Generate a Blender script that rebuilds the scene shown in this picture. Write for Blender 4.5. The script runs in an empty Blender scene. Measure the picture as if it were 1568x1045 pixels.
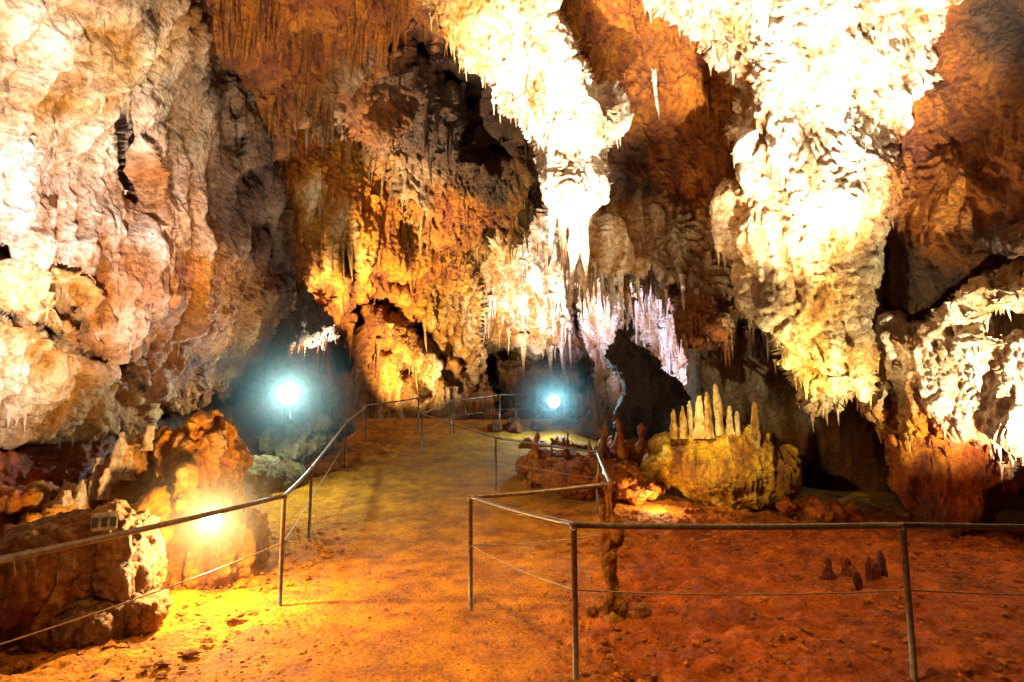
import bpy, math, random, bmesh
import numpy as np
from mathutils import Vector
random.seed(7); rng=np.random.default_rng(11)
scene=bpy.context.scene
# ---------------------------------------------------------------- camera
TILT=math.radians(7.5); CH=1.75; F=871.0
cam_d=bpy.data.cameras.new("camera"); cam=bpy.data.objects.new("camera",cam_d)
scene.collection.objects.link(cam); cam.location=(0,0,CH)
cam.rotation_euler=(math.radians(90)+TILT,0,0); cam_d.lens=20.0; cam_d.sensor_width=36
cam_d.clip_start=0.05; cam_d.clip_end=300; scene.camera=cam
scene.view_settings.view_transform='Standard'; scene.view_settings.look='None'
scene.view_settings.exposure=0
cT,sT=math.cos(TILT),math.sin(TILT)
def S(u,v,d):
    """image pixel coordinates + depth along the camera axis -> world position"""
    a=(np.asarray(u,float)-784)/F; b=(522.5-np.asarray(v,float))/F; d=np.asarray(d,float)
    return np.stack([a*d, d*(cT-b*sT), CH+d*(sT+b*cT)],-1)
# ---------------------------------------------------------------- noise
_p=np.random.default_rng(3).permutation(256); _p=np.concatenate([_p,_p,_p])
_g=np.random.default_rng(4).normal(size=(256,3)); _g/=np.linalg.norm(_g,axis=1)[:,None]
def pn(P):
    P=np.asarray(P,float)
    I=np.floor(P).astype(int); f=P-I; I&=255
    w=f*f*f*(f*(f*6-15)+10)
    out=0
    for dx in (0,1):
        wx=w[...,0] if dx else 1-w[...,0]
        for dy in (0,1):
            wy=w[...,1] if dy else 1-w[...,1]
            for dz in (0,1):
                wz=w[...,2] if dz else 1-w[...,2]
                h=_p[_p[_p[(I[...,0]+dx)&255]+((I[...,1]+dy)&255)]+((I[...,2]+dz)&255)]
                g=_g[h]
                out=out+wx*wy*wz*(g[...,0]*(f[...,0]-dx)+g[...,1]*(f[...,1]-dy)+g[...,2]*(f[...,2]-dz))
    return out*1.6
def fbm(P,o=3,bill=False):
    a=1;s=0
    P=np.asarray(P,float)
    for i in range(o):
        n=pn(P+17.3*i); s=s+a*(np.abs(n) if bill else n); a*=.5; P=P*2.03
    return s
def rock_disp(P,sc=1.0,fl=1.0,kn=1.0,big=1.0,att=1.0):
    z=np.array([1,1,.2]); z2=np.array([1,1,.16]); z3=np.array([1,1,.2])
    Q=P/sc
    W=Q+0.12*np.stack([pn(Q*1.3+5),pn(Q*1.3+9),pn(Q*1.3+31)],-1)+.025*np.stack([pn(Q*6+5),pn(Q*6+9),pn(Q*6+31)],-1)
    d=big*0.32*fbm(Q*0.6*np.array([1,1,.7]),2)
    m=np.clip(.5+1.3*pn(Q*.8+66),0,1)      # flutes in some places, coral knobs in others
    m2=np.clip(.5+1.6*pn(Q*.6+26),0.15,1)
    f=fl*(0.28*np.abs(pn(W*1.6*z))+0.17*np.abs(pn(W*3.9*z2+3))*(1.2-.6*m)+0.09*np.abs(pn(W*9*z3+8))*(1.25-.8*m)*att)
    k=kn*(0.10*np.abs(pn(W*4.6+11))*(.25+m)+(0.065*np.abs(pn(W*9.5+1))*(.3+m)+0.04*np.abs(pn(W*19+5))*(.5+.8*m)+.016*pn(W*38))*att*m2)
    det=f+k
    mu=fl*.12+kn*.04
    return (d+det-mu)*sc, np.clip((det-mu)/.1,-2,2)
def crevice_shade(col,det,s=1.0):
    """shade painted into the tint of hollows between ribs, browned like clay"""
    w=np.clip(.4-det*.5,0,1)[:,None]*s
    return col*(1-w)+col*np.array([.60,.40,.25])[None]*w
# ---------------------------------------------------------------- mesh helpers
def mk(name,V,Fc,mat,tint=None,smooth=True,parent=None):
    me=bpy.data.meshes.new(name)
    V=np.asarray(V,np.float32); 
    if isinstance(Fc,np.ndarray):
        n=len(Fc);k=Fc.shape[1]
        me.vertices.add(len(V)); me.vertices.foreach_set("co",V.ravel())
        me.loops.add(n*k); me.loops.foreach_set("vertex_index",Fc.astype(np.int32).ravel())
        me.polygons.add(n); me.polygons.foreach_set("loop_start",np.arange(0,n*k,k,dtype=np.int32))
        me.polygons.foreach_set("loop_total",np.full(n,k,np.int32))
        me.update(calc_edges=True)
    else:
        me.from_pydata(V.tolist(),[],Fc)
    me.validate()
    me.polygons.foreach_set("use_smooth",np.full(len(me.polygons),smooth))
    if tint is not None:
        at=me.color_attributes.new("tint",'FLOAT_COLOR','POINT')
        c=np.ones((len(V),4),np.float32); c[:,:3]=np.clip(tint,0,.88)
        at.data.foreach_set("color",c.ravel())
    me.materials.append(mat)
    ob=bpy.data.objects.new(name,me); scene.collection.objects.link(ob)
    if parent: ob.parent=parent
    return ob
def empty(name):
    e=bpy.data.objects.new(name,None); scene.collection.objects.link(e); return e
# ---------------------------------------------------------------- materials
def N(nt,t,**k):
    n=nt.nodes.new(t)
    for a,b in k.items(): setattr(n,a,b)
    return n
def rock_mat(name,bump=1.0,rough=0.6,sat=1.22,fine=26,ground=False):
    m=bpy.data.materials.new(name); m.use_nodes=True; nt=m.node_tree; L=nt.links
    bs=nt.nodes["Principled BSDF"]
    at=N(nt,"ShaderNodeAttribute",attribute_name="tint")
    geo=N(nt,"ShaderNodeNewGeometry")
    mp=N(nt,"ShaderNodeMapping"); mp.inputs["Scale"].default_value=(1,1,1.0 if ground else .22)
    L.new(geo.outputs["Position"],mp.inputs["Vector"])
    n1=N(nt,"ShaderNodeTexNoise"); n1.inputs["Scale"].default_value=2.2; n1.inputs["Detail"].default_value=8; n1.inputs["Roughness"].default_value=.65
    L.new(mp.outputs[0],n1.inputs["Vector"])
    r1=N(nt,"ShaderNodeValToRGB"); e=r1.color_ramp.elements
    e[0].position=.34; e[0].color=(.44,.25,.13,1) if not ground else (.6,.45,.32,1); e[1].position=.60; e[1].color=(1.3,1.27,1.22,1)
    x=r1.color_ramp.elements.new(.46); x.color=(.98,.84,.70,1)
    L.new(n1.outputs["Fac"],r1.inputs["Fac"])
    n2=N(nt,"ShaderNodeTexNoise"); n2.inputs["Scale"].default_value=9 if not ground else 35; n2.inputs["Detail"].default_value=8; n2.inputs["Roughness"].default_value=.72
    L.new(geo.outputs["Position"],n2.inputs["Vector"])
    r2=N(nt,"ShaderNodeValToRGB"); e=r2.color_ramp.elements
    e[0].position=.36; e[0].color=(.38,.28,.20,1) if not ground else (.42,.33,.25,1); e[1].position=.54; e[1].color=(1.06,1.06,1.06,1)
    L.new(n2.outputs["Fac"],r2.inputs["Fac"])
    m1=N(nt,"ShaderNodeMix",data_type='RGBA',blend_type='MULTIPLY'); m1.inputs[0].default_value=1
    L.new(at.outputs["Color"],m1.inputs[6]); L.new(r1.outputs[0],m1.inputs[7])
    m2=N(nt,"ShaderNodeMix",data_type='RGBA',blend_type='MULTIPLY'); m2.inputs[0].default_value=.8
    L.new(m1.outputs[2],m2.inputs[6]); L.new(r2.outputs[0],m2.inputs[7])
    hs=N(nt,"ShaderNodeHueSaturation"); hs.inputs["Saturation"].default_value=sat
    L.new(m2.outputs[2],hs.inputs["Color"]); L.new(hs.outputs[0],bs.inputs["Base Color"])
    n3=N(nt,"ShaderNodeTexNoise"); n3.inputs["Scale"].default_value=fine; n3.inputs["Detail"].default_value=6; n3.inputs["Roughness"].default_value=.72
    L.new(geo.outputs["Position"],n3.inputs["Vector"])
    v=N(nt,"ShaderNodeTexVoronoi"); v.inputs["Scale"].default_value=fine*.55
    L.new(geo.outputs["Position"],v.inputs["Vector"])
    ad=N(nt,"ShaderNodeMath",operation='SUBTRACT'); L.new(n3.outputs["Fac"],ad.inputs[0])
    ml=N(nt,"ShaderNodeMath",operation='MULTIPLY'); L.new(v.outputs["Distance"],ml.inputs[0]); ml.inputs[1].default_value=.5
    L.new(ml.outputs[0],ad.inputs[1])
    b=N(nt,"ShaderNodeBump"); b.inputs["Strength"].default_value=1.0; b.inputs["Distance"].default_value=.075*bump
    L.new(ad.outputs[0],b.inputs["Height"]); L.new(b.outputs[0],bs.inputs["Normal"])
    rr=N(nt,"ShaderNodeMapRange"); rr.inputs[3].default_value=rough-.25; rr.inputs[4].default_value=rough+.2
    L.new(n1.outputs["Fac"],rr.inputs[0]); L.new(rr.outputs[0],bs.inputs["Roughness"])
    bs.inputs["Specular IOR Level"].default_value=.4
    return m
M_rock=rock_mat("limestone_flowstone")
M_far=rock_mat("limestone_far",bump=2.2,fine=11)
M_ground=rock_mat("sandy_clay",bump=.5,rough=.85,sat=1.2,fine=45,ground=True)
def simple(name,col,rough=.5,metal=0,emit=None,es=0):
    m=bpy.data.materials.new(name); m.use_nodes=True; nt=m.node_tree; bs=nt.nodes["Principled BSDF"]
    n=N(nt,"ShaderNodeTexNoise"); n.inputs["Scale"].default_value=30; n.inputs["Detail"].default_value=5
    g=N(nt,"ShaderNodeNewGeometry"); nt.links.new(g.outputs["Position"],n.inputs["Vector"])
    r=N(nt,"ShaderNodeValToRGB"); r.color_ramp.elements[0].position=.35; r.color_ramp.elements[1].position=.65
    r.color_ramp.elements[0].color=(*[c*.5 for c in col],1); r.color_ramp.elements[1].color=(*col,1)
    nt.links.new(n.outputs["Fac"],r.inputs["Fac"]); nt.links.new(r.outputs[0],bs.inputs["Base Color"])
    bs.inputs["Roughness"].default_value=rough; bs.inputs["Metallic"].default_value=metal
    if emit:
        bs.inputs["Emission Color"].default_value=(*emit,1); bs.inputs["Emission Strength"].default_value=es
    return m
M_rail=simple("weathered_steel",(.20,.15,.10),.42,.5)
M_wire=simple("wire",(.4,.28,.15),.5,.5)
M_box=simple("lamp_housing",(.04,.036,.03),.6)
M_cbox=simple("grey_box_paint",(.6,.56,.48),.55)
def halo_mat(R,d,c=(1,1,1)):
    """scatter volume added around a lamp for its glow, thinning out with distance"""
    m=bpy.data.materials.new("lamp_halo"); m.use_nodes=True; nt=m.node_tree; nt.nodes.clear(); L=nt.links
    o=N(nt,"ShaderNodeOutputMaterial"); s=N(nt,"ShaderNodeVolumeScatter"); s.inputs["Color"].default_value=(*c,1)
    tc=N(nt,"ShaderNodeTexCoord"); ln=N(nt,"ShaderNodeVectorMath",operation='LENGTH'); L.new(tc.outputs["Object"],ln.inputs[0])
    mr=N(nt,"ShaderNodeMapRange"); mr.inputs[1].default_value=0; mr.inputs[2].default_value=R*.97; mr.inputs[3].default_value=1; mr.inputs[4].default_value=0
    L.new(ln.outputs["Value"],mr.inputs[0])
    pw=N(nt,"ShaderNodeMath",operation='POWER'); L.new(mr.outputs[0],pw.inputs[0]); pw.inputs[1].default_value=2.2
    ml=N(nt,"ShaderNodeMath",operation='MULTIPLY'); L.new(pw.outputs[0],ml.inputs[0]); ml.inputs[1].default_value=d
    L.new(ml.outputs[0],s.inputs["Density"]); L.new(s.outputs[0],o.inputs["Volume"]); return m
# ---------------------------------------------------------------- interpolation
def rbf(pts,U,Vv):
    A=np.array(pts,float); X=A[:,:2]/300.; y=A[:,2:]
    K=lambda r2: np.sqrt(r2+.05)
    D=((X[:,None]-X[None])**2).sum(-1); n=len(X)
    M=np.zeros((n+3,n+3)); M[:n,:n]=K(D); M[:n,n]=1; M[:n,n+1:]=X; M[n,:n]=1; M[n+1:,:n]=X.T
    R=np.zeros((n+3,y.shape[1])); R[:n]=y
    w=np.linalg.solve(M,R)
    Q=np.stack([U.ravel(),Vv.ravel()],-1)/300.
    o=np.zeros((len(Q),y.shape[1]))
    for i in range(n): o+=K(((Q-X[i])**2).sum(-1))[:,None]*w[i]
    o+=w[n]+Q@w[n+1:]
    return o
def idw(pts,U,Vv):
    A=np.array([(p[0],p[1],*p[2]) for p in pts],float); q=0;ws=0
    for a in A:
        w=1/(((U-a[0])**2+(Vv-a[1])**2)+400)**1.5; q=q+w[:,None]*a[2:]; ws=ws+w
    return q/ws[:,None]
def polydist(poly,U,Vv):
    n=len(poly); ins=np.zeros(U.shape,bool); dm=np.full(U.shape,1e9)
    for i in range(n):
        x1,y1=poly[i]; x2,y2=poly[(i+1)%n]
        c=((y1>Vv)!=(y2>Vv))
        with np.errstate(divide='ignore',invalid='ignore'):
            xi=(x2-x1)*(Vv-y1)/((y2-y1) if y2!=y1 else 1e-9)+x1
        ins^=(c&(U<xi))
        L=(x2-x1)**2+(y2-y1)**2+1e-9
        t=np.clip(((U-x1)*(x2-x1)+(Vv-y1)*(y2-y1))/L,0,1)
        dm=np.minimum(dm,(U-x1-t*(x2-x1))**2+(Vv-y1-t*(y2-y1))**2)
    d=np.sqrt(dm); return np.where(ins,d,-d)
def linedist(pl,U,Vv):
    dm=np.full(U.shape,1e9)
    for (x1,y1),(x2,y2) in zip(pl[:-1],pl[1:]):
        L=(x2-x1)**2+(y2-y1)**2
        t=np.clip(((U-x1)*(x2-x1)+(Vv-y1)*(y2-y1))/L,0,1)
        dm=np.minimum(dm,(U-x1-t*(x2-x1))**2+(Vv-y1-t*(y2-y1))**2)
    return np.sqrt(dm)
# ---------------------------------------------------------------- stalactites
def spikes(roots,L,R,tint,up=False,seg=9,ring=9,flare=.6):
    n=len(roots); L=np.asarray(L);R=np.asarray(R)
    t=np.linspace(0,1,ring); th=np.linspace(0,2*np.pi,seg,endpoint=False)
    prof=(1-t)**.75*.8+flare*np.exp(-t*9)
    if up: 
        t=1-(1-t)**1.6; prof=(np.clip(1-t,0,1)**.25)*(1-.25*t)+.15*np.exp(-t*9)
    prof[-1]=0.03
    sd=rng.uniform(0,100,n)
    jr=1+.28*pn(np.stack(np.broadcast_arrays(sd[:,None],t[None]*4.,0*t[None]),-1))*2
    rr=R[:,None,None]*(prof[None,:]*jr)[:,:,None]*(1+.18*np.sin(3*th+sd[:,None])[:,None,:]+.12*rng.normal(size=(n,1,seg)))
    bend=rng.normal(size=(n,2))*.05
    sx=roots[:,0][:,None,None]+rr*np.cos(th)+(bend[:,0:1]*L[:,None]*t[None]**2)[:,:,None]
    sy=roots[:,1][:,None,None]+rr*np.sin(th)+(bend[:,1:2]*L[:,None]*t[None]**2)[:,:,None]
    sg=1 if up else -1
    sz=roots[:,2][:,None,None]+sg*(L[:,None]*t[None])[:,:,None]+0*rr
    V=np.stack([sx,sy,sz],-1).reshape(-1,3)
    i=np.arange(ring-1)[:,None]*seg; j=np.arange(seg)[None]
    a=i+j; b=i+(j+1)%seg; q=np.stack([a,b,b+seg,a+seg],-1).reshape(-1,4)
    if not up: q=q[:,::-1]
    Fq=(q[None]+(np.arange(n)*seg*ring)[:,None,None]).reshape(-1,4)
    T=np.repeat(tint,seg*ring,axis=0)
    return V,Fq,T
# ---------------------------------------------------------------- rock sheets
PIXEL_DEPTHS=[]  # image pixel coordinates and depth of each sheet's points
def sheet(name,poly,dpts,cpts,step=2.5,R=40,B=2.0,sc=1.0,fl=1,kn=1,big=1,fringe=0,warp=6,grooves=(),
          nst=0,stl=(.15,.5),stname=None,mat=None,nedge=0,edl=(.2,.7),thick=1.0,shade_k=1.0):
    P=np.array(poly,float); u0,v0=P.min(0)-20; u1,v1=P.max(0)+20+fringe
    us=np.arange(u0,u1,step); vs=np.arange(v0,v1,step)
    U,Vg=np.meshgrid(us,vs); sh=U.shape; U=U.ravel();Vg=Vg.ravel()
    d0=rbf(dpts,U,Vg)[:,0]
    P0=S(U,Vg,d0)
    wx=warp*pn(P0*1.1/sc+40)*1.5+warp*.5*pn(P0*4/sc+4); wy=warp*pn(P0*1.1/sc+70)*1.5
    if fringe:
        Q=P0*np.array([1,1,.05])/sc
        wy=wy+fringe*(np.abs(pn(Q*2.2+3))*1.2+.6*np.abs(pn(Q*6+3))-.5)
    dist=polydist(poly,U+wx,Vg+wy)
    t=np.clip(dist/R,0,1); d=d0+B*(1-np.sqrt(np.clip(1-(1-t)**2,0,1)))
    for pl,w,dp in grooves:
        gd=linedist(pl,U+wx*.9+5*pn(P0*2.5+8),Vg+wy*.3+5*pn(P0*2.5+28))
        d=d+dp*np.exp(-(gd/w)**2)*np.clip(.85+.8*pn(P0*2+50),.2,1.3)
    P1=S(U,Vg,d).reshape(*sh,3)
    def nrm(G):
        du=np.gradient(G,axis=1); dv=np.gradient(G,axis=0); n=np.cross(du,dv); n/=np.linalg.norm(n,axis=-1,keepdims=True)+1e-9
        toc=np.array([0,0,CH])-G; s=np.sign((n*toc).sum(-1,keepdims=True)); s[s==0]=1
        return n*s
    n=nrm(P1)
    for _ in range(3):
        n=(n+np.roll(n,1,0)+np.roll(n,-1,0)+np.roll(n,1,1)+np.roll(n,-1,1))/5
    vd=np.array([0,0,CH])-P1; vd/=np.linalg.norm(vd,axis=-1,keepdims=True)+1e-9
    att=np.clip((n*vd).sum(-1)*1.9,.1,1).ravel()
    dsp,det=rock_disp(P1.reshape(-1,3),sc,fl,kn,big,att)
    P2=P1+n*dsp.reshape(*sh,1)
    ins=(dist>0).reshape(sh)
    q=ins[:-1,:-1]&ins[1:,:-1]&ins[:-1,1:]&ins[1:,1:]
    idx=np.arange(U.size).reshape(sh)
    Fq=np.stack([idx[:-1,:-1][q],idx[1:,:-1][q],idx[1:,1:][q],idx[:-1,1:][q]],-1)
    used=np.unique(Fq); mp=np.full(U.size,-1); mp[used]=np.arange(len(used)); Fq=mp[Fq]
    col0=idw(cpts,U+50*pn(P0*.8/sc+9),Vg+50*pn(P0*.8/sc+19)); col=crevice_shade(col0,det,shade_k)
    V=P2.reshape(-1,3)
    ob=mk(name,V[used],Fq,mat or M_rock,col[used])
    uu=used[dist[used]>6]; PIXEL_DEPTHS.append((U[uu],Vg[uu],d[uu]))
    n2=nrm(P2).reshape(-1,3)
    if nst+nedge:
        roots=[];LL=[];TT=[]
        if nst:
            dens=np.clip(fbm(V*1.0/sc+55,2)-.08,0,1)*np.clip(.3-n2[:,2],0,1)*(dist>4)
            dens*= (np.abs(U-784)<1000)
            k=rng.choice(U.size,nst,p=dens/dens.sum()); roots.append(V[k]-n2[k]*.05*sc); TT.append(col0[k])
            LL.append(stl[0]+(stl[1]-stl[0])*rng.random(nst)**3.5)
        if nedge:
            low=(dist>0)&(dist<14)
            below=np.roll(dist.reshape(sh),-int(max(1,20/step)),0).ravel()<dist-6
            w=(low&below).astype(float)*np.clip(.6+pn(V*1.5+3),0.05,1)
            if w.sum()>0:
                k=rng.choice(U.size,nedge,p=w/w.sum()); r=V[k].copy(); r[:,2]+=.08*sc; roots.append(r); TT.append(col0[k])
                LL.append(edl[0]+(edl[1]-edl[0])*rng.random(nedge)**2.2)
        roots=np.concatenate(roots);LL=np.concatenate(LL);TT=np.concatenate(TT)*1.05
        RR=(.018+.06*LL*rng.uniform(.45,1.4,len(LL)))*thick
        Vs,Fs,Ts=spikes(roots,LL,RR,TT)
        o=mk(stname or "stalactites",Vs,Fs,mat or M_rock,Ts)
        o.parent=ob
    return ob
WH=(.78,.72,.63); TAN=(.50,.34,.18); ORG=(.60,.25,.06); BRN=(.24,.095,.03); DRK=(.045,.028,.016); GRY=(.25,.21,.155); CRM=(.70,.57,.38); RED=(.46,.11,.028); LIL=(.60,.55,.62); PNK=(.58,.42,.33); OBR=(.38,.15,.04); WP=(.76,.69,.70)
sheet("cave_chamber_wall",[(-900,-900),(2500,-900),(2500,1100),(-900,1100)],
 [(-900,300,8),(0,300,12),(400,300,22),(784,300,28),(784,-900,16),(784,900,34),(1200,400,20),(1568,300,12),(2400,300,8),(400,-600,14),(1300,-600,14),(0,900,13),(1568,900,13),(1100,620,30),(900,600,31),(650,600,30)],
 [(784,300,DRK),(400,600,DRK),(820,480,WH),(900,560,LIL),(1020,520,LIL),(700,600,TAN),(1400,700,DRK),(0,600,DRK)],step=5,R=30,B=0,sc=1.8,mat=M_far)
sheet("far_flowstone_curtain",[(690,300),(900,300),(1110,420),(1110,680),(880,660),(760,640),(700,560)],
 [(700,300,23),(800,350,24),(900,500,26),(1000,600,24),(1100,650,20),(760,640,26),(1050,400,22)],
 [(740,380,TAN),(820,460,WH),(850,420,WH),(780,590,GRY),(900,560,LIL),(1020,500,LIL),(1040,590,LIL),(930,600,GRY),(860,600,GRY),(740,600,GRY),(760,540,TAN)],
 step=2,R=25,B=2.5,sc=1.6,fl=1.3,mat=M_far,grooves=[([(720,500),(760,600)],10,2.5),([(880,430),(890,600)],8,2),([(960,470),(1010,640)],12,3),([(770,545),(870,550)],14,2)],
 nst=300,stl=(.4,2.2),stname="stalactite_curtain",thick=1.3)
sheet("passage_side_wall",[(395,140),(640,140),(720,380),(745,470),(735,560),(765,650),(700,720),(370,720),(400,560)],
 [(400,200,14),(450,350,14.5),(520,250,16),(560,420,17),(640,450,20),(720,520,23),(740,640,24),(600,600,20),(450,600,15.5),(520,560,18)],
 [(460,250,ORG),(510,330,CRM),(560,310,ORG),(600,350,ORG),(470,450,OBR),(560,500,OBR),(640,420,ORG),(700,480,TAN),(620,560,TAN),(690,600,CRM),(450,600,BRN),(520,390,TAN)],
 step=2,R=25,B=2.0,sc=1.1,fl=1.3,kn=1.0,mat=M_far,
 grooves=[([(540,385),(545,490)],8,2),([(560,460),(620,480),(660,540)],10,3),([(590,425),(625,440)],8,1.6),([(690,530),(730,600)],9,2),([(640,490),(700,590)],8,2),([(500,450),(520,560)],10,2),([(600,540),(650,600)],9,2)],
 nst=200,stl=(.3,1.4),stname="stalactites",nedge=0)
sheet("passage_stalactite_bank",[(400,420),(470,440),(515,500),(520,525),(490,530),(460,520),(400,580),(360,540)],
 [(400,440,12.5),(540,520,14),(400,600,12.5),(470,560,13)],[(450,500,DRK),(520,520,DRK),(400,560,DRK)],step=2.2,R=22,B=1.2,fringe=18,nedge=60,edl=(.1,.5),nst=40)
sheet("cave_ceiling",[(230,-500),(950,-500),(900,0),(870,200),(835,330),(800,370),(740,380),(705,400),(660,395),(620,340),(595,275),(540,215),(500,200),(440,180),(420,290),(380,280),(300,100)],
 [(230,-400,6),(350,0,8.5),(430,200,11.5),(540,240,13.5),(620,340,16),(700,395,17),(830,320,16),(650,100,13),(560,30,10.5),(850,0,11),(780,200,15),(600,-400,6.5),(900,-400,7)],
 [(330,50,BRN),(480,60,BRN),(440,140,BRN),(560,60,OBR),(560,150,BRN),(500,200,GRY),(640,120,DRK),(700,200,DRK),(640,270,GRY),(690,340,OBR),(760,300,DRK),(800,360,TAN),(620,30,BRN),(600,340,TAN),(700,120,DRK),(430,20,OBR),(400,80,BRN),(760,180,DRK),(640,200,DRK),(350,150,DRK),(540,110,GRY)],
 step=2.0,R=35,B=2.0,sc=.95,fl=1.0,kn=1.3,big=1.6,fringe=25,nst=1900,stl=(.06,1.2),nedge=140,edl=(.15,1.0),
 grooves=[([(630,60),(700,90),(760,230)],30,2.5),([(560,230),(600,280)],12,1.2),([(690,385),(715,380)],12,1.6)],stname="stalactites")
sheet("flowstone_wall",[(-600,-600),(260,-600),(300,0),(370,100),(425,200),(440,300),(450,400),(457,462),(430,500),(400,560),(345,620),(250,640),(210,690),(100,695),(0,680),(-600,680)],
 [(-600,300,3.2),(0,300,5.4),(0,0,4.9),(0,640,6.2),(200,300,7.1),(200,0,6.2),(200,620,8.0),(330,300,9.0),(320,0,7.7),(440,300,11.6),(450,460,12.0),(320,600,9.8),(200,-500,4.3),(-500,-500,2.8),(100,450,6.0),(260,450,7.6)],
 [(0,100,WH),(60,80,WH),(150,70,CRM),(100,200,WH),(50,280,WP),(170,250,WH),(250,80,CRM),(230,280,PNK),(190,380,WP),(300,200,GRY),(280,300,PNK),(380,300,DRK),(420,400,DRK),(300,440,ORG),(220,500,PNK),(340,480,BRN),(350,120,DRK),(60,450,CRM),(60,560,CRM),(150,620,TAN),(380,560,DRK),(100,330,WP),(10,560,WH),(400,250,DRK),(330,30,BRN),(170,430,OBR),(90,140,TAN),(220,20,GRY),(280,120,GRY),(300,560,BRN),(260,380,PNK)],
 step=2.0,R=45,B=2.5,sc=.8,fl=1.35,kn=.7,big=1.0,fringe=8,warp=4,nst=420,stl=(.06,.4),nedge=60,edl=(.1,.4),shade_k=.8,
 grooves=[([(-50,375),(10,385),(40,405),(110,455),(130,520),(150,550),(200,570),(250,620)],6,.8),([(0,480),(60,500),(130,535)],6,.75),([(190,175),(205,230),(215,300)],5,.7),([(330,60),(400,330),(420,420)],16,.7)],stname="stalactites")
sheet("left_bank_rock",[(-500,660),(100,672),(330,620),(420,590),(440,680),(380,790),(-500,1000)],
 [(-400,700,4.5),(0,700,6.6),(200,700,8.0),(400,650,12),(0,900,6.2),(380,780,9)],[(0,720,RED),(100,700,BRN),(300,700,DRK),(0,850,RED)],step=3,R=20,B=1,fl=.5,sc=.7)
sheet("upper_recess_wall",[(780,-500),(1300,-500),(1250,300),(1250,500),(1180,520),(1130,500),(1095,530),(1070,530),(1045,460),(1000,440),(960,455),(930,450),(880,420),(850,380),(850,100)],
 [(800,-400,7),(1250,-400,7),(900,50,11),(1000,100,11.5),(1000,300,12),(900,400,11.5),(1070,540,9.8),(1200,500,10.5),(1150,100,10.8),(960,460,11.5)],
 [(930,60,OBR),(1000,80,BRN),(1060,130,OBR),(1000,250,BRN),(960,300,DRK),(1060,300,OBR),(1000,400,GRY),(1060,400,GRY),(1080,500,BRN),(1140,440,GRY),(900,420,CRM),(940,440,WH),(870,380,WH),(1020,20,OBR),(1100,330,BRN),(970,180,BRN),(960,240,DRK)],
 step=2.0,R=30,B=2.0,sc=.8,fl=1.1,kn=1.4,big=1.5,fringe=30,nst=1000,stl=(.06,.7),nedge=260,edl=(.12,.7),stname="stalactites")
sheet("central_drapery",[(560,-500),(860,-500),(850,20),(905,90),(950,150),(955,190),(925,235),(930,290),(905,335),(900,390),(880,415),(855,372),(838,310),(828,262),(808,215),(765,165),(710,90),(650,0)],
 [(600,-400,6.5),(850,-400,6.5),(640,0,9),(800,0,8.6),(700,90,9.6),(800,210,10),(900,150,9.3),(920,280,9.8),(850,300,9.6),(880,420,10.2)],
 [(700,50,CRM),(800,100,WH),(880,180,WH),(860,300,WH),(650,-100,ORG),(880,400,CRM),(690,10,TAN)],
 step=1.8,R=32,B=1.6,sc=.75,fl=1.1,kn=1.1,fringe=14,warp=5,nst=300,stl=(.05,.35),nedge=90,edl=(.12,.45),stname="stalactites",shade_k=.35)
def pixel_depth(u,v):  # nearest sheet depth around an image pixel
    b=None
    for U,Vv,d in PIXEL_DEPTHS:
        m=(np.abs(U-u)<4)&(np.abs(Vv-v)<4)
        if m.any():
            x=float(d[m].min()); b=x if b is None else min(b,x)
    return b or 11.0
def hang(name,items,tint,mat=M_rock,up=False,seg=14,ring=22,snap=True):
    if snap: items=[(a,b,pixel_depth(a,b)+.12,l,w) for a,b,d,l,w in items]
    r=np.array([S(a,b,d) for a,b,d,l,w in items]); L=np.array([i[3] for i in items]); W=np.array([i[4] for i in items])
    if not up: r[:,2]+=.12; L=L+.12
    T=np.tile(np.array(tint),(len(items),1))*rng.uniform(.8,1.1,(len(items),1))
    V,Fq,T=spikes(r,L,W,T,up=up,seg=seg,ring=ring,flare=.35); 
    nn=0.022*pn(V*np.array([9,9,3]))+.012*pn(V*22)
    V[:,:2]+=nn[:,None]
    return mk(name,V,Fq,mat,T)
hang("long_stalactites",[(845,310,10,1.2,.10),(862,340,9.9,1.4,.1),(878,330,9.8,1.7,.14),(893,300,9.7,1.7,.14),(905,330,9.9,1.2,.1),(886,370,9.8,1.4,.1),(920,400,11,1.1,.09),(935,420,11,1.0,.09),(948,400,11.2,1.4,.1),(960,430,11,1.1,.09),(975,420,11.2,.9,.07),(1000,95,9.9,1.3,.08),(912,420,11,.7,.06),(1020,420,10.6,.7,.07),(1045,430,10.2,.8,.08),(890,400,11,1.3,.07)],WH)
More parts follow.
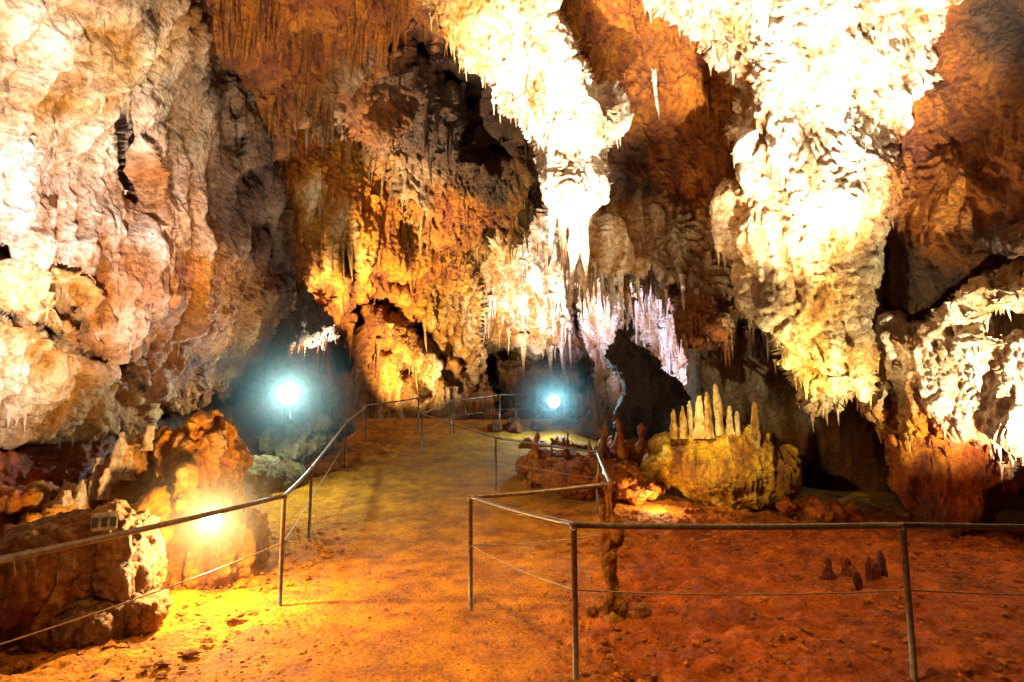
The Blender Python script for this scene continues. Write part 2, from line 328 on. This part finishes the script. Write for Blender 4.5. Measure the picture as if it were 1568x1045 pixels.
sheet("right_hanging_mass",[(960,-500),(1700,-500),(1530,0),(1470,60),(1455,140),(1420,200),(1395,240),(1395,330),(1375,400),(1355,470),(1345,560),(1325,625),(1290,615),(1240,625),(1215,590),(1180,535),(1150,475),(1110,400),(1085,350),(1090,285),(1130,250),(1112,190),(1135,130),(1075,75),(1000,5)],
 [(1000,-400,6),(1600,-400,5.5),(1050,20,9),(1200,100,8.6),(1400,50,8.2),(1130,300,9.2),(1300,300,8.3),(1200,500,8.8),(1330,600,8.3),(1380,350,8.8),(1250,620,8.8),(1390,220,9)],
 [(1100,20,WH),(1200,60,WH),(1330,100,WH),(1400,60,WH),(1170,150,WH),(1300,200,WH),(1150,300,CRM),(1250,300,WH),(1300,380,TAN),(1200,400,CRM),(1240,540,(.68,.56,.28)),(1280,600,CRM),(1200,220,WH),(1130,60,CRM),(1340,500,GRY),(1370,280,BRN),(1350,560,TAN),(1280,450,TAN),(1160,440,GRY),(1200,330,CRM),(1400,180,WP),(1350,400,GRY),(1250,160,WH)],
 step=1.8,R=40,B=1.8,sc=.9,fl=1.25,kn=1.1,fringe=20,warp=5,nst=900,stl=(.05,.38),nedge=240,edl=(.1,.45),stname="stalactites",big=1.3,shade_k=.55,
 grooves=[([(1120,170),(1160,210)],14,.4)])
sheet("right_side_wall",[(1300,-500),(2400,-500),(2400,400),(1568,425),(1500,440),(1450,470),(1400,520),(1340,480),(1320,300)],
 [(1400,-400,6),(2300,-400,3.5),(1350,100,9.2),(1568,100,7.8),(1568,400,7.0),(1400,460,8.7),(2300,300,4.2),(1480,250,8.4),(1370,280,8.9)],
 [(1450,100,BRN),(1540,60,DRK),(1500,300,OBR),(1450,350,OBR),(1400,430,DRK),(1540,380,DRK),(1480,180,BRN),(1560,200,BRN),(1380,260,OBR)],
 step=2.5,R=40,B=1.2,fl=1.0,kn=.8,sc=.9,big=1.2,fringe=12,nst=300,stl=(.05,.3),nedge=90,edl=(.1,.4),stname="stalactites")
sheet("right_lower_drapery",[(1345,470),(1400,500),(1460,445),(1568,410),(2300,350),(2300,800),(1620,720),(1560,700),(1555,735),(1525,745),(1530,690),(1480,700),(1400,710),(1360,690),(1310,640),(1290,560)],
 [(1350,500,8.8),(1400,600,8.3),(1480,550,7.8),(1568,450,7.0),(1568,680,7.2),(2200,500,4.6),(1350,680,8.8),(1450,480,7.6),(1320,600,9.2)],
 [(1400,520,WH),(1440,560,WH),(1500,470,CRM),(1540,540,WH),(1500,600,WH),(1400,650,ORG),(1440,665,RED),(1360,650,TAN),(1550,660,WH),(1500,695,RED),(1350,560,GRY)],
 step=2.0,R=36,B=1.5,sc=.85,fl=1.3,kn=.9,fringe=12,nst=500,stl=(.05,.35),nedge=70,edl=(.1,.35),stname="stalactites",shade_k=.7,
 grooves=[([(1440,520),(1500,500),(1600,490)],14,.7),([(1380,560),(1360,650)],10,.5)])
sheet("red_undercut_rock",[(1345,650),(1400,650),(1480,640),(1560,650),(1556,735),(1540,770),(1525,800),(1490,820),(1450,850),(1410,845),(1390,800),(1368,760),(1360,700)],
 [(1400,690,8.6),(1540,690,7.9),(1460,830,8.4),(1380,800,8.9)],[(1450,740,RED),(1400,690,ORG),(1500,790,(.3,.08,.025)),(1420,800,BRN)],step=2.2,R=26,B=1.0,fl=1.0,kn=1.0,sc=.6,warp=10)
sheet("undercut_back_wall",[(1040,480),(1400,480),(1900,560),(1900,900),(1500,860),(1260,800),(1180,760),(1080,700),(1050,600)],
 [(1060,520,13),(1200,600,13),(1300,700,12.5),(1500,750,12),(1900,700,9),(1200,760,13),(1400,850,12)],
 [(1120,580,GRY),(1170,640,GRY),(1280,660,BRN),(1320,700,BRN),(1240,740,DRK),(1500,800,DRK)],step=3,R=30,B=2,fl=.8,sc=.8)
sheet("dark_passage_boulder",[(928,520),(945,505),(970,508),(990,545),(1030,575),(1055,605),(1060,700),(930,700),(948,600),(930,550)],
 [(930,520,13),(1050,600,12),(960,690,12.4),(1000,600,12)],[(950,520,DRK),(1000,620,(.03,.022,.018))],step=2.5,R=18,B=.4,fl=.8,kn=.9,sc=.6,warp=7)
# ---------------------------------------------------------------- ground
def gz(x,y):
    x=np.asarray(x,float);y=np.asarray(y,float)
    s=np.clip(y-8.5,0,10.5)
    k=1-.75*np.clip((x-1.5)/3,0,1)
    z=.11*s**1.15*k
    z=z+.5*np.clip((-x-3.0-.08*y)/1.5,0,3)**1.4*.6
    return z
def gpt(px,py):
    a=(px-784)/F;b=(522.5-py)/F; D=np.array([a,cT-b*sT,sT+b*cT]); t=1.
    for t in np.arange(1,60,.01):
        p=np.array([0,0,CH])+D*t
        if p[2]<=gz(p[0],p[1]): break
    return p
xs=np.concatenate([np.arange(-20,-6,.3),np.arange(-6,8,.025),np.arange(8,22,.3)])
ys=np.concatenate([np.arange(-8,1.8,.25),np.arange(1.8,11,.025),np.arange(11,18,.06),np.arange(18,42,.4)])
X,Y=np.meshgrid(xs,ys); sh=X.shape
Pg=np.stack([X,Y,0*X],-1).reshape(-1,3)
Z=gz(X,Y).ravel()
xr=X.ravel(); yr=Y.ravel()
edge=.45+.22*pn(Pg*.9+3)+np.clip((yr-5)*.28,0,1.6)
off=1/(1+np.exp(-(xr-edge)*5)); off=off*(1/(1+np.exp((yr-12)*2)))
offl=1/(1+np.exp((xr+2.4+.35*np.clip(yr-5,0,4)*0.2)*5))
rough=np.clip(off+offl*.7,0,1)
Z=Z+.025*fbm(Pg*.8,2)+(.006+.06*rough)*fbm(Pg*3.2+7,3)+(.004+.024*rough)*pn(Pg*14)+ .007*pn(Pg*30)
Pg[:,2]=Z
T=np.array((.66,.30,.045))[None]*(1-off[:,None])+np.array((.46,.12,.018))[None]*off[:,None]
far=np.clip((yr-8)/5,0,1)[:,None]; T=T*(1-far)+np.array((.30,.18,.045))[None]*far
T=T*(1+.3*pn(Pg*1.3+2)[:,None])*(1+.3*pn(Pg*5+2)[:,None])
idx=np.arange(X.size).reshape(sh)
Fg=np.stack([idx[:-1,:-1],idx[:-1,1:],idx[1:,1:],idx[1:,:-1]],-1).reshape(-1,4)
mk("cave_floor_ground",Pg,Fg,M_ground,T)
def pebbles(name,n,xr,yr,sz,tint):
    ic=np.array([(1,0,0),(-1,0,0),(0,1,0),(0,-1,0),(0,0,1),(0,0,-1),(.6,.6,.5),(-.6,.6,.5),(.6,-.6,.5),(-.6,-.6,.5)],float)
    fc=[(0,6,8),(0,2,6),(2,7,6),(2,1,7),(1,9,7),(1,3,9),(3,8,9),(3,0,8),(4,6,7),(4,8,6),(4,9,8),(4,7,9)]
    x=rng.uniform(*xr,n); y=rng.uniform(*yr,n); s=sz[0]+(sz[1]-sz[0])*rng.random(n)**4
    keep=(pn(np.stack([x*.8,y*.8,0*x+8],-1))+rng.random(n)*1.1)>.35; x=x[keep];y=y[keep];s=s[keep];n=len(x)
    V=ic[None]*(s[:,None,None])*rng.uniform(.6,1.3,(n,10,1))*np.array([1,1,.65])
    a=rng.uniform(0,6.28,n); c,sn=np.cos(a)[:,None],np.sin(a)[:,None]
    V2=np.stack([V[...,0]*c-V[...,1]*sn+x[:,None],V[...,0]*sn+V[...,1]*c+y[:,None],V[...,2]+gz(x,y)[:,None]+.012],-1)
    Fq=(np.array(fc)[None]+(np.arange(n)*10)[:,None,None]).reshape(-1,3)
    mk(name,V2.reshape(-1,3),Fq,M_ground,np.repeat(np.array(tint)[None]*rng.uniform(.6,1.4,(n,1)),10,axis=0),smooth=False)
pebbles("path_grit",12000,(-3.5,1),(2,10),(.004,.02),(.6,.32,.1))
pebbles("loose_stones",10000,(.5,8),(2.2,10),(.006,.045),(.5,.2,.055))
pebbles("loose_stones",1800,(-4.5,-2.2),(2,9),(.01,.07),(.5,.24,.08))
# ---------------------------------------------------------------- solid rocks
_bm=bmesh.new(); bmesh.ops.create_icosphere(_bm,subdivisions=3,radius=1); _bm.verts.ensure_lookup_table()
ICV=np.array([v.co[:] for v in _bm.verts]); ICF=[tuple(v.index for v in f.verts) for f in _bm.faces]; _bm.free()
def solid(name,blobs,vox,cols,sc=.6,amp=1.0,fl=1,kn=1,mat=None,shade_k=1):
    VV=[];FF=[];off=0
    for b in blobs:
        if isinstance(b[0],str):
            base,h,r=b[1:]
            V,Fq,_=spikes(np.array([base]),[h],[r],np.ones((1,3)),up=True,seg=16,ring=16)
            F2=[tuple(f) for f in Fq.tolist()]+[tuple(range(15,-1,-1))]+[tuple(range(15*16,16*16))]
        else:
            V=ICV*1.0
            if len(b)>2:  # squarer block
                V=np.sign(V)*np.abs(V)**.55; V/=np.abs(V).max(0)
            V=V*np.array(b[1])[None]+np.array(b[0])[None]; F2=ICF
        VV.append(V); FF+=[tuple(i+off for i in f) for f in F2]; off+=len(V)
    me=bpy.data.meshes.new("tmp"); me.from_pydata(np.concatenate(VV).tolist(),[],FF)
    o=bpy.data.objects.new("tmp",me); scene.collection.objects.link(o)
    m=o.modifiers.new("r",'REMESH'); m.mode='VOXEL'; m.voxel_size=vox
    dg=bpy.context.evaluated_depsgraph_get(); ev=o.evaluated_get(dg); me=ev.to_mesh()
    n=len(me.vertices); V=np.zeros(n*3,np.float32); me.vertices.foreach_get("co",V); V=V.reshape(-1,3).astype(float)
    Fq=[tuple(p.vertices) for p in me.polygons]
    nn=np.zeros(n*3,np.float32); me.vertex_normals.foreach_get("vector",nn); nn=nn.reshape(-1,3).astype(float)
    ev.to_mesh_clear(); bpy.data.objects.remove(o,do_unlink=True)
    dd,det=rock_disp(V,sc,fl,kn,.9)
    V=V+nn*(amp*dd)[:,None]
    c=np.array(cols[0])[None]; w=np.clip(.5+1.4*pn(V*1.6/sc*.6+3),0,1)[:,None]; c=c*(1-w)+np.array(cols[1])[None]*w
    return mk(name,V,Fq,mat or M_rock,crevice_shade(c,det,shade_k))
def B(u,v,d,ru,rv,rd=None,sq=False):
    c=S(u,v,d); k=d/F; r=(c,(ru*k,(rd or (ru*k)),rv*k)); return r+(1,) if sq else r
def ST(u,v,d,topv,ru):
    c=S(u,v,d); h=(v-topv)*d/F; return ('s',c,h,ru*d/F)
solid("left_rock_formation",[B(305,770,6.6,46,120,.5,1),B(270,830,6.3,66,90,.6),B(330,850,6.1,46,60,.4),B(378,835,6.8,26,50,.4),B(240,745,6.8,38,70,.45,1),
  B(320,668,6.8,28,26,.35),B(230,695,6.6,26,30,.3),B(150,780,6.6,54,30,.6),B(175,745,6.7,20,24,.25),B(100,818,6.0,76,26,.6),B(200,900,5.6,46,60,.5),B(310,900,6.0,36,26,.3)]
  +[ST(320,670,6.7,625,13),ST(345,720,6.6,642,12),ST(215,720,6.5,662,16),ST(300,700,6.4,642,12),ST(255,710,6.4,664,12),ST(362,790,6.5,720,12),ST(280,800,5.9,720,12),ST(240,820,5.8,760,14)],.02,[(.58,.30,.10),(.68,.50,.30)],sc=.5,amp=1.05,fl=1.4,kn=1.3)
hang("small_white_stalagmites",[(u,v,d,(v-t)*d/F,r*d/F) for u,v,d,t,r in [(183,735,6.3,662,10),(172,740,6.25,690,8),(140,765,6.15,702,8),(158,765,6.1,718,8),(118,785,6.0,735,9),(196,735,6.3,690,7),(100,795,5.9,752,10),(228,690,6.3,652,10)]],(.7,.58,.46),up=True,snap=False)
solid("left_rock_block",[B(170,868,4.9,58,84,.35,1),B(80,905,4.7,80,95,.45,1),B(205,940,4.9,32,44,.3),B(20,885,4.3,56,70,.4),B(130,965,4.5,56,46,.3),B(225,940,4.7,20,25,.2)],.016,[(.40,.25,.14),(.30,.21,.14)],sc=.4,amp=.85,kn=1.5)
solid("low_flat_rock",[B(25,765,6.0,50,22,.35)],.025,[TAN,ORG],sc=.35)
mound=[B(1110,722,10.8,88,50,1.0),B(1060,700,11,56,38,.8),B(1160,735,10.7,54,44,.8),B(1100,672,10.9,76,22,.8),B(1185,712,10.9,28,34,.6),B(1020,685,11.1,24,20,.5),B(1120,700,10.5,66,36,.6),B(1140,760,10.4,50,22,.5),B(1010,720,10.9,30,35,.5),B(985,745,10.6,25,20,.4)]
solid("stalagmite_mound",mound,.026,[(.62,.47,.19),(.46,.29,.11)],sc=.45,amp=.8,fl=1.0,kn=1.4)
hang("stalagmites",[(u,v,d,(v-t)*d/F,r*1.0*d/F) for u,v,d,t,r in [(1033,672,10.4,627,6),(1048,672,10.3,622,5),(1059,668,10.5,614,6),(1073,672,10.3,606,8),(1086,672,10.2,600,7),(1102,668,10.3,588,7),(1118,672,10.3,622,6),(1131,674,10.3,630,5),(1157,690,10.2,616,8),(1170,690,10.4,655,5)]],(.60,.48,.27),up=True,snap=False)
solid("broken_rocks",[B(1270,785,9.6,42,14,.4),B(1235,775,9.9,18,11,.25),B(1300,795,9.4,18,11,.25),B(1205,775,9.8,14,8,.2)],.022,[ORG,RED],sc=.3)
rk=[]
for i in range(44):
    u=random.uniform(800,1010); v=random.uniform(680,755); d=CH*F/(v-637+18)*.93; d=min(max(d,9.5),15); s=random.uniform(7,17)
    rk.append(B(u,v,d,s*1.3,s,.25))
rk+=[B(900,730,11,90,26,1.2),B(960,748,10.6,56,14,.7),B(850,712,12,56,20,1.0),B(960,695,12.5,50,18,1)]
for u,v,t,w in [(820,700,655,7),(845,700,668,6),(925,700,645,7),(870,700,660,6),(950,700,640,6),(905,710,670,6),(985,710,650,6)]: rk.append(ST(u,v,11.5,t,w))
solid("rock_pile",rk,.028,[OBR,ORG],sc=.4,amp=.9,kn=1.4)
rk=[]
for i in range(26):
    u=random.uniform(700,960); v=random.uniform(640,672); s=random.uniform(7,14); rk.append(B(u,v,17+random.uniform(0,3),s*1.4,s,.5))
rk+=[B(910,660,18.5,80,18,1.5),B(740,662,19,56,12,1.2)]
for u,v,t,w in [(900,650,575,5),(912,650,590,4),(885,650,600,4),(920,650,605,4),(815,670,630,5),(930,650,615,4)]: rk.append(ST(u,v,17.5,t,w))
solid("distant_rock_pile",rk,.05,[BRN,DRK],sc=.55,amp=.8)
solid("lamp_side_rocks",[B(450,690,11.5,32,26,.6),B(480,680,11.8,26,22,.5),B(425,675,11.5,18,20,.4),B(505,620,14.5,12,40,.4),B(515,655,14.5,26,20,.4),B(400,725,10.5,32,26,.7),B(430,725,11,28,22,.5),B(455,660,11.4,26,18,.3),B(485,650,11.7,16,12,.25)],.03,[(.13,.12,.075),(.24,.22,.12)],sc=.4,kn=1.5)
c0=gpt(940,945)
x0,y0=c0[0],c0[1]
col=[('s',np.array([x0,y0,-.1]),1.32,.075),((x0+.02,y0,.08),(.10,.10,.10)),((x0-.02,y0,.45),(.07,.07,.14)),((x0+.03,y0,.75),(.06,.06,.14)),((x0,y0,1.0),(.05,.05,.16)),((x0-.2,y0,.02),(.07,.07,.09)),((x0+.25,y0-.05,.02),(.07,.06,.07)),((x0-.05,y0-.15,.0),(.08,.07,.06))]
solid("eroded_rock_column",col,.013,[(.38,.19,.07),(.55,.33,.14)],sc=.16,amp=1.0,kn=1.4)
st=[]
for u,v,t,w in [(1270,885,862,8),(1297,882,862,10),(1315,905,885,7),(1332,888,862,7),(1350,885,851,8),(1308,892,878,12),(1342,890,870,10)]:
    g=gpt(u,v); d=g[1]/1.03; st.append(('s',np.array([g[0],g[1],-.08]),(v-t)*d/F+.14,w*1.1*d/F))
solid("stalagmite_stumps",st,.014,[RED,BRN],sc=.13,amp=.6)
# ---------------------------------------------------------------- railings
def tube(pts,r,seg=12):
    pts=[Vector(p) for p in pts]; V=[];Fc=[]
    for i,p in enumerate(pts):
        a=pts[max(0,i-1)];b=pts[min(len(pts)-1,i+1)]; t=(b-a).normalized()
        up=Vector((0,0,1)) if abs(t.z)<.9 else Vector((1,0,0)); x=t.cross(up).normalized(); y=t.cross(x)
        for k in range(seg):
            an=2*math.pi*k/seg; V.append(tuple(p+x*r*math.cos(an)+y*r*math.sin(an)))
    for i in range(len(pts)-1):
        for k in range(seg):
            k2=(k+1)%seg; Fc.append((i*seg+k,i*seg+k2,(i+1)*seg+k2,(i+1)*seg+k))
    Fc.append(tuple(range(seg))); Fc.append(tuple(range((len(pts)-1)*seg,len(pts)*seg))[::-1])
    return V,Fc
def bez(p,q,sag,n=10):
    p=Vector(p);q=Vector(q); return [p.lerp(q,i/n)-Vector((0,0,sag*4*(i/n)*(1-i/n))) for i in range(n+1)]
def fence(name,bases,tops=None,h=1.0,skip=()):
    e=empty(name); P=[]
    for i,b in enumerate(bases):
        lean=(random.uniform(-.015,.015),random.uniform(-.015,.015))
        b=Vector([float(c) for c in b]); top=b+Vector((lean[0],lean[1],h)); P.append((b,top))
        if i not in skip:
            V,Fc=tube([b-Vector((0,0,.1)),top],.021); mk("post_%d"%i,V,Fc,M_rail,parent=e)
            V,Fc=tube([top-Vector((0,0,.03)),top+Vector((0,0,.012))],.028); mk("collar_%d"%i,V,Fc,M_rail,parent=e)
    for i in range(len(P)-1):
        V,Fc=tube(bez(P[i][1],P[i+1][1],.012),.021); mk("handrail_%d"%i,V,Fc,M_rail,parent=e)
        a=P[i][0].lerp(P[i][1],.57); b=P[i+1][0].lerp(P[i+1][1],.57)
        V,Fc=tube(bez(a,b,.03),.005,6); mk("wire_%d"%i,V,Fc,M_wire,parent=e)
    return e
def gb(u,v): 
    p=gpt(u,v); p[2]=float(gz(p[0],p[1])); return p
left=[np.array([-4.6,1.6,0.]),np.array([-2.72,2.98,0.]),gb(428,930),gb(473,826),gb(528,716),gb(560,678),gb(640,662)]
fence("metal_railing",left)
c1=np.array([c0[0],c0[1],0.02])
right=[np.array([5.3,4.0,0.]),gb(1400,1040),gb(882,1040),gb(721,935),c1+np.array([0,.0,0.12]),gb(915,786),gb(759,752),gb(645,698),gb(695,664)]
fence("metal_railing",right,skip=(4,))
far=[gb(690,668),S(765,656,17),S(790,654,17.5),S(815,653,18),S(860,656,19)]
fence("metal_railing",far)
# ---------------------------------------------------------------- lamps
def floodlight(name,pos,aim,col,size=.16,es=60,stand=.35,bulb=None,halo=None):
    e=empty(name); e.location=pos
    a=(Vector(aim)-Vector(pos)).normalized(); q=a.to_track_quat('Y','Z'); e.rotation_mode='QUATERNION'; 
    def part(n,sx,sy,sz,loc,mat,bev=.01):
        bm=bmesh.new(); bmesh.ops.create_cube(bm,size=1)
        for v in bm.verts:
            k=1.0 if v.co.y>0 else .6
            v.co=Vector((v.co.x*sx*k,v.co.y*sy,v.co.z*sz*k))
        bmesh.ops.bevel(bm,geom=bm.edges[:],offset=bev,segments=2,affect='EDGES')
        me=bpy.data.meshes.new(n); bm.to_mesh(me); bm.free(); me.materials.append(mat); o=bpy.data.objects.new(n,me); scene.collection.objects.link(o)
        o.parent=e; o.rotation_mode='QUATERNION'; o.rotation_quaternion=q; o.location=q@Vector(loc); return o
    if bulb:
        g=simple("lit_bulb",(.9,.9,.9),.2,0,col,es)
        o=mk("bulb",ICV*bulb,ICF,g,parent=e); o.location=q@Vector((0,bulb*.4,0))
        V,Fc=tube([(0,-bulb*2.2,0),(0,-bulb*1.6,0),(0,-bulb*.9,0),(0,-bulb*.2,0)],bulb*.8,18)
        V=np.array(V); k=np.repeat([.5,.8,1.1,1.2],18); V[:,0]*=k; V[:,2]*=k
        o=mk("reflector_housing",V,Fc,M_box,parent=e); o.rotation_mode='QUATERNION'; o.rotation_quaternion=q
        if halo: 
            o=mk("lamp_halo",ICV*halo[0],ICF,halo_mat(halo[0],halo[1],halo[2]),parent=e)  # added scatter ball that gives the bulb a soft halo
    else:
        part("housing",size*1.6,size*.8,size*1.2,(0,-size*.45,0),M_cbox,.012)
        part("visor",size*1.7,size*.25,size*.06,(0,.02,size*.64),M_cbox,.003)
        for i in (-1,0,1): part("slot_%d"%(i+2),size*.4,size*.06,size*.7,(i*size*.5,.0,0),simple("dull_glass",(.12,.11,.1),.2),.004)
    if stand:
        V,Fc=tube([(0,.05,-size*.4),(0,.10,-stand)],.008,8); mk("stand",V,Fc,M_box,parent=e)
    return e
def light(kind,name,pos,power,col,aim=None,angle=60,blend=.6,r=.05):
    l=bpy.data.lights.new(name,kind); l.energy=power; l.color=col; l.shadow_soft_size=r
    o=bpy.data.objects.new(name,l); scene.collection.objects.link(o); o.location=tuple(pos)
    if aim is not None:
        o.rotation_euler=(Vector(tuple(aim))-Vector(tuple(pos))).to_track_quat('-Z','Y').to_euler(); l.spot_size=math.radians(angle); l.spot_blend=blend
    return o
YEL=(1,.64,.26); ORL=(1,.53,.14)
p1=S(325,797,5.45); floodlight("floodlight",p1,(0.3,0.5,1.5),(1,.92,.66),.13,40,0,bulb=.085,halo=(1.0,.17,(1,.88,.65)))
light('POINT',"lamp_glow",p1+np.array([.08,-.18,.03]),380,YEL,r=.05)
p2=S(443,608,10.4); floodlight("floodlight",p2,(0,0,2),(.85,1,.98),.2,40,.4,bulb=.14,halo=(1.8,.13,(.66,.97,1)))
light('POINT',"lamp_glow",p2+np.array([.1,-.3,.05]),340,(.76,1,.95),r=.08)
light('SPOT',"passage_lamp",S(500,600,13.4),10500,(1,.82,.57),S(530,320,16),100,.8,.1)
p3=S(848,615,16.2); floodlight("floodlight",p3,(0,0,2),(.8,.97,1),.3,40,.5,bulb=.17,halo=(1.9,.12,(.52,.9,1)))
light('POINT',"lamp_glow",p3+np.array([0,-.35,.05]),340,(.6,.92,1),r=.1)
light('SPOT',"curtain_lamp",S(800,632,21.5),8500,(.92,.93,1),S(830,430,24),100,.8,.1)
light('SPOT',"right_passage_lamp",S(1010,640,19),3600,(.92,.88,1),S(1020,520,23),90,.8,.1)
light('SPOT',"passage_floor_lamp",S(640,640,18),4500,(1,.8,.52),S(650,500,21),100,.8,.1)
p4=S(160,800,4.28); floodlight("spot_lamp_box",p4,(-.2,0.5,1.4),(1,1,1),.11,0,0)
light('SPOT',"wall_lamp",(-2.3,2.9,1.4),4200,(1,.95,.93),S(10,230,5.5),88,.9,.06)
light('SPOT',"drapery_lamp",(0.9,6.2,.6),19000,(1,.94,.83),S(870,180,9.5),38,.6,.06)
light('SPOT',"drapery_upper_lamp",(0.2,4.6,.8),5200,(1,.86,.66),S(720,10,9),40,.8,.06)
light('SPOT',"hanging_mass_lamp",(3.4,5.4,.4),17500,(1,.94,.83),S(1240,100,8.5),46,.7,.06)
light('SPOT',"yellow_lamp",S(1225,745,8.0),900,(1,.9,.5),S(1250,530,8.7),80,.7,.05)
light('SPOT',"lower_drapery_lamp",(6.0,5.4,.3),3300,(1,1,.74),S(1500,540,7.4),82,.7,.05)
light('POINT',"mound_lamp",S(1005,762,9.8),60,YEL,r=.05)
light('SPOT',"mound_top_lamp",(2.2,8.0,2.4),1000,(1,.9,.52),S(1110,680,10.6),45,.8,.06)
light('SPOT',"ceiling_lamp",(-1.6,6.2,.5),2300,(1,.80,.58),S(480,90,10),60,.9,.08)
light('SPOT',"ceiling_lamp_right",(1.5,7,.5),1300,(1,.70,.42),S(1020,160,11),50,.9,.08)
light('SPOT',"overhead_path_fill",(-.6,3.5,5.0),1000,ORL,(-.1,4.8,0),98,1,.15)  # added fill from above to brighten the path, no fixture
light('POINT',"camera_side_fill",(0.6,-1.5,3.0),120,(1,.66,.38),r=.3)  # added warm fill behind the camera, not a lamp of the cave
# ---------------------------------------------------------------- world: faint ambient of the unlit cave
w=bpy.data.worlds.new("World"); scene.world=w; w.use_nodes=True
w.node_tree.nodes["Background"].inputs[0].default_value=(.5,.3,.18,1); w.node_tree.nodes["Background"].inputs[1].default_value=.02
print("verts",sum(len(m.vertices) for m in bpy.data.meshes))
